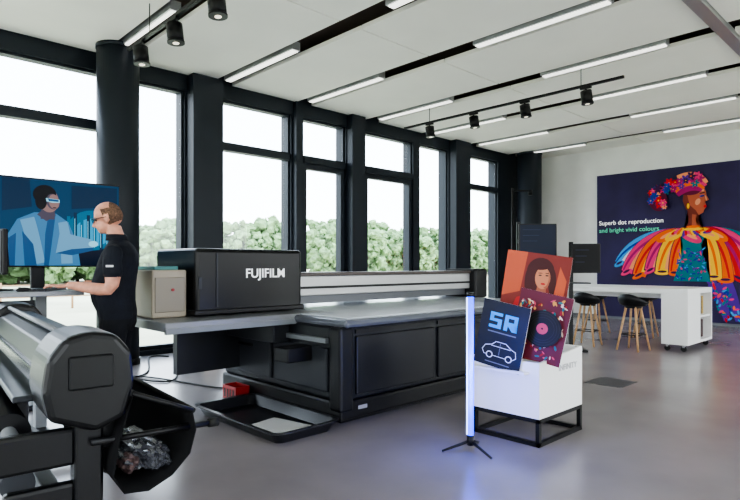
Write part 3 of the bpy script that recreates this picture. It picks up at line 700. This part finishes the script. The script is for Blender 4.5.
# ---------------------------------------------------------------- wall poster
Po = Obj('wall_poster', (X1-.02, 4.0, 1.8))
PW = 4.0; Yl = 6.16
Po.box('panel', (X1-.035, Yl-PW, .06), (X1-.015, Yl, 3.5), mat('poster_bg', (44, 36, 74), .6, var=.14, scale=1.2, spec=.3))
for k in (1, 2, 3): Po.box('panel_joint_%d' % k, (X1-.0362, Yl-k*1.0-.003, .06), (X1-.034, Yl-k*1.0+.003, 3.5), mat('joint', (24, 18, 44), .6))
def pdraw(A):
    rnd = random.Random(11)
    V = lambda n, c: mat('poster_'+n, c, .6, spec=.2)
    pal = [V('yellow', (250, 190, 24)), V('orange', (236, 100, 22)), V('pink', (228, 52, 116)), V('magenta', (160, 22, 100)), V('white', (236, 216, 230)),
           V('sky', (60, 150, 214)), V('teal', (12, 116, 124)), V('violet', (84, 40, 146)), V('red', (200, 26, 32)), V('blue', (20, 54, 150))]
    peach = V('peach', (244, 150, 96)); plum = V('plum', (60, 20, 70))
    skin = V('skin', (178, 88, 60)); sk2 = V('skin2', (118, 50, 38)); hi = V('skin_hi', (222, 146, 108)); dk = V('dark', (30, 14, 28))
    for (x0, x1, x2) in ((2.45, 2.70, 2.80), (2.62, 2.9, 3.02)):
        A.ribbon((x0, 1.15), (x1, .8), (x2, .12), .16, .12, .06, pal[7], 8)
        for k in range(34):
            t = k/33; A.ell((x0+(x2-x0)*t+rnd.uniform(-.07, .07), 1.1-.97*t), (.05, .022), pal[rnd.choice([5, 7, 9, 6, 2, 1, 8])], rnd.uniform(0, 3), 10)
    sheets = [((.55, 1.30), 5, .22), ((.72, 1.10), 2, .24), ((3.42, 1.34), 6, .2), ((3.28, 1.12), 2, .24), ((1.00, 1.02), 1, .26), ((3.02, .98), 8, .26), ((1.26, 1.14), 2, .24), ((2.78, .94), 1, .26),
              ((1.52, 1.10), 0, .28), ((2.56, 1.0), 0, .26), ((1.78, 1.08), 1, .22), ((2.34, 1.06), 7, .2)]
    for (bx_, bz_), c, w in sheets:
        t = (bx_-.5)/3.0; sx_ = 1.92+.46*t; mx = bx_*.72+sx_*.28
        A.ribbon((sx_, 2.08), (mx, 1.98), (bx_, bz_), .06, w*1.0, w*.62, plum, 12)
        A.ribbon((sx_, 2.08), (mx, 1.99), (bx_+.01, bz_+.03), .05, w*.9, w*.56, pal[c], 12)
        sgn = 1 if bx_ > 2.1 else -1
        A.ribbon((sx_, 2.07), (mx-sgn*.10, 1.93), (bx_-sgn*.10, bz_+.10), .015, w*.38, w*.16, {0: peach, 1: pal[0], 2: peach, 5: pal[4], 6: pal[5], 8: pal[1], 7: pal[3]}[c], 12)
        A.ribbon((sx_, 2.08), (mx+sgn*.08, 1.97), (bx_+sgn*.07, bz_+.08), .01, w*.16, w*.07, {0: pal[1], 1: pal[8], 2: pal[3], 5: pal[9], 6: pal[9], 8: pal[3], 7: pal[9]}[c], 12)
        A.ell((bx_, bz_+.03), (w*.60, .06), pal[c], .5*sgn*-1 if abs(bx_-2.1) > .8 else 0, 16)
        A.ell((bx_, bz_+.05), (w*.36, .028), plum, .5*sgn*-1 if abs(bx_-2.1) > .8 else 0, 16)
    A.poly([(1.90, 2.0), (2.42, 2.0), (2.32, 1.72), (2.36, 1.5), (2.50, .94), (1.76, .94), (1.92, 1.5), (1.96, 1.72)], pal[6])
    for k in range(110): A.ell((rnd.uniform(1.84, 2.42), rnd.uniform(.97, 1.66)), (rnd.uniform(.02, .06), rnd.uniform(.010, .022)), pal[rnd.choice([5, 6, 7, 9, 2, 5, 9, 6, 7])], rnd.uniform(0, 3), 10)
    for (p, c) in (((1.62, 1.95), 1), ((2.62, 1.93), 1), ((1.80, 1.98), 0), ((2.46, 1.97), 0), ((2.12, 1.92), 2)): A.ell(p, (.24, .10), pal[c], .5 if p[0] < 2.1 else -.5, 18); A.ell((p[0], p[1]+.02), (.15, .035), peach, .5 if p[0] < 2.1 else -.5, 18)
    for k in range(16): A.ell((1.80+.046*k, 2.03+.03*math.sin(k*1.3)), (.09, .035), pal[[8, 2, 1, 0, 7][k % 5]], .5+.2*k, 12)
    A.poly([(1.98, 2.06), (2.38, 2.06), (2.27, 2.25), (2.27, 2.5), (2.06, 2.52), (2.08, 2.25)], sk2)
    A.poly([(2.14, 2.06), (2.30, 2.06), (2.22, 2.25), (2.23, 2.42), (2.15, 2.42)], skin)
    A.ell((2.17, 2.09), (.2, .035), pal[0], 0, 14); A.ell((2.17, 2.14), (.14, .03), pal[1], 0, 14)
    A.poly([(2.02, 2.55), (2.12, 2.42), (2.28, 2.39), (2.37, 2.44), (2.385, 2.50), (2.42, 2.545), (2.39, 2.585), (2.42, 2.62), (2.40, 2.67), (2.48, 2.71), (2.43, 2.80), (2.42, 2.88), (2.38, 2.99), (2.2, 3.06), (2.0, 2.95), (1.96, 2.72)], skin)
    A.poly([(2.02, 2.55), (2.12, 2.42), (2.28, 2.39), (2.22, 2.5), (2.10, 2.62), (2.05, 2.85), (1.98, 2.9), (1.96, 2.72)], sk2)
    A.ell((2.26, 2.68), (.05, .075), hi, -.4, 14); A.ell((2.34, 2.93), (.05, .03), hi, -.4, 12); A.ell((2.42, 2.75), (.014, .06), hi, .2, 10)
    A.ell((2.40, 2.575), (.032, .03), pal[8], 0, 10); A.ell((2.345, 2.80), (.05, .022), pal[9], .1, 12); A.ell((2.355, 2.795), (.035, .010), dk, .1, 10); A.ell((2.35, 2.865), (.06, .012), dk, .15, 10)
    A.ell((2.07, 2.6), (.025, .06), pal[0], 0, 12)
    # head wrap: broad pink / orange folds plus flowers
    A.ell((1.98, 3.03), (.36, .17), V('wine', (96, 14, 50)), -.3)
    for (p0, p1, p2, c) in (((2.42, 3.02), (2.2, 3.3), (1.75, 3.08), pal[2]), ((2.38, 2.96), (2.15, 3.18), (1.8, 2.95), pal[1]), ((2.34, 2.92), (2.1, 3.08), (1.85, 2.86), pal[3]), ((2.44, 3.08), (2.25, 3.38), (1.85, 3.25), peach)):
        A.ribbon(p0, p1, p2, .03, .08, .05, c, 10)
    def flower(cx, cy, r, c, c2):
        for k in range(6): A.ell((cx+r*.6*math.cos(k*1.047), cy+r*.6*math.sin(k*1.047)), (r*.55, r*.3), c, k*1.047, 10)
        A.ell((cx, cy), (r*.2, r*.2), c2, 0, 8)
    for k in range(20):
        t = k/19; flower(2.30-.95*t+rnd.uniform(-.05, .05), 3.18-.26*t*t+rnd.uniform(-.12, .12), rnd.uniform(.05, .10), rnd.choice([pal[2], pal[3], pal[8], plum, pal[7], pal[9], pal[3], pal[6], peach]), rnd.choice([pal[0], plum, pal[1]]))
    A.ell((1.45, 2.78), (.2, .26), V('wine', (96, 14, 50)), .3)
    for k in range(20): flower(1.45+rnd.uniform(-.2, .22), 2.82+rnd.uniform(-.26, .22), rnd.uniform(.05, .10), rnd.choice([pal[2], pal[3], pal[8], pal[9], peach, plum]), rnd.choice([pal[0], plum]))
obj_art('poster_art', Po.e, Vector((X1-.036, Yl, 0))-Po.off, (0, -1, 0), (0, 0, 1), (-1, 0, 0), pdraw)
rt = (math.pi/2, 0, -math.pi/2)
Po.text('headline', 'Superb dot reproduction', (X1-.12, Yl-.09, 2.27), .146, mat('white_glow_print', (240, 240, 240), .5, em=.3), rt)  # printed headline brightened by a little added emission
Po.text('headline_second', 'and bright vivid colours', (X1-.12, Yl-.09, 2.09), .146, mat('aqua_glow_print', (90, 200, 160), .5, em=.2), rt)  # second line also glows slightly, though only printed

single('floor_hatch', [((6.05, 2.45, .0005), (6.5, 2.85, .004))], mat('hatch', (78, 76, 78), .4))

# ---------------------------------------------------------------- track spots
def track(x, z, ya, yb, spots, s):
    T = Obj('track_spotlights', (x, (ya+yb)/2, z))
    T.box('rail', (x-.02, ya, z), (x+.02, yb, z+.035), BLK)
    for i, y in enumerate((ya+.6, yb-.6)): T.tube('wire_%d' % i, [(x, y, z+.035), (x, y, H+.2)], .006, BLK, 6)
    for i, y in enumerate(spots):
        T.box('adapter_%d' % i, (x-.022, y-.08*s, z-.03), (x+.022, y+.08*s, z), BLK, .004)
        T.tube('yoke_%d' % i, [(x, y, z-.03), (x, y, z-.07)], .015, BLK, 8)
        T.tube('can_%d' % i, [(x, y, z-.06), (x+.01, y-.02, z-.06-.17*s)], .078*s, BLK, 20)
        T.tube('bezel_%d' % i, [(x+.01, y-.02, z-.06-.165*s), (x+.0105, y-.021, z-.06-.185*s)], .083*s, BLK, 20)
        T.tube('lens_%d' % i, [(x+.0105, y-.021, z-.06-.18*s), (x+.011, y-.022, z-.06-.188*s)], .03*s, mat('spot_lens', (255, 244, 225), .3, em=.8), 16)
track(7.75, 3.82, 3.1, 7.1, (6.5, 5.55, 4.6, 3.63), 1.0)
track(2.55, 3.80, 2.6, 6.7, (6.35, 5.5, 4.65, 3.2), 1.05)

# ---------------------------------------------------------------- world, camera
w = bpy.data.worlds.new('sky'); S.world = w; w.use_nodes = True
nt = w.node_tree; bg = nt.nodes['Background']
tc = nt.nodes.new('ShaderNodeTexCoord'); sp = nt.nodes.new('ShaderNodeSeparateXYZ'); cr = nt.nodes.new('ShaderNodeValToRGB')
nt.links.new(tc.outputs['Generated'], sp.inputs[0]); nt.links.new(sp.outputs['Z'], cr.inputs['Fac'])
cr.color_ramp.elements[0].position = 0; cr.color_ramp.elements[0].color = (.95, .97, 1, 1)
cr.color_ramp.elements[1].position = .9; cr.color_ramp.elements[1].color = (.66, .82, 1, 1)
nt.links.new(cr.outputs['Color'], bg.inputs['Color']); bg.inputs['Strength'].default_value = 6.0

cam = bpy.data.cameras.new('camera'); co = bpy.data.objects.new('camera', cam); COL.objects.link(co)
co.location = (0, 0, 1.3); co.rotation_euler = (math.pi/2, 0, math.radians(-44.0))
cam.lens = 565/740*36; cam.sensor_width = 36; cam.shift_y = 15/740; cam.clip_end = 600
S.camera = co
S.view_settings.view_transform = 'AgX'
S.view_settings.look = 'AgX - Medium High Contrast'
S.view_settings.exposure = 0.55
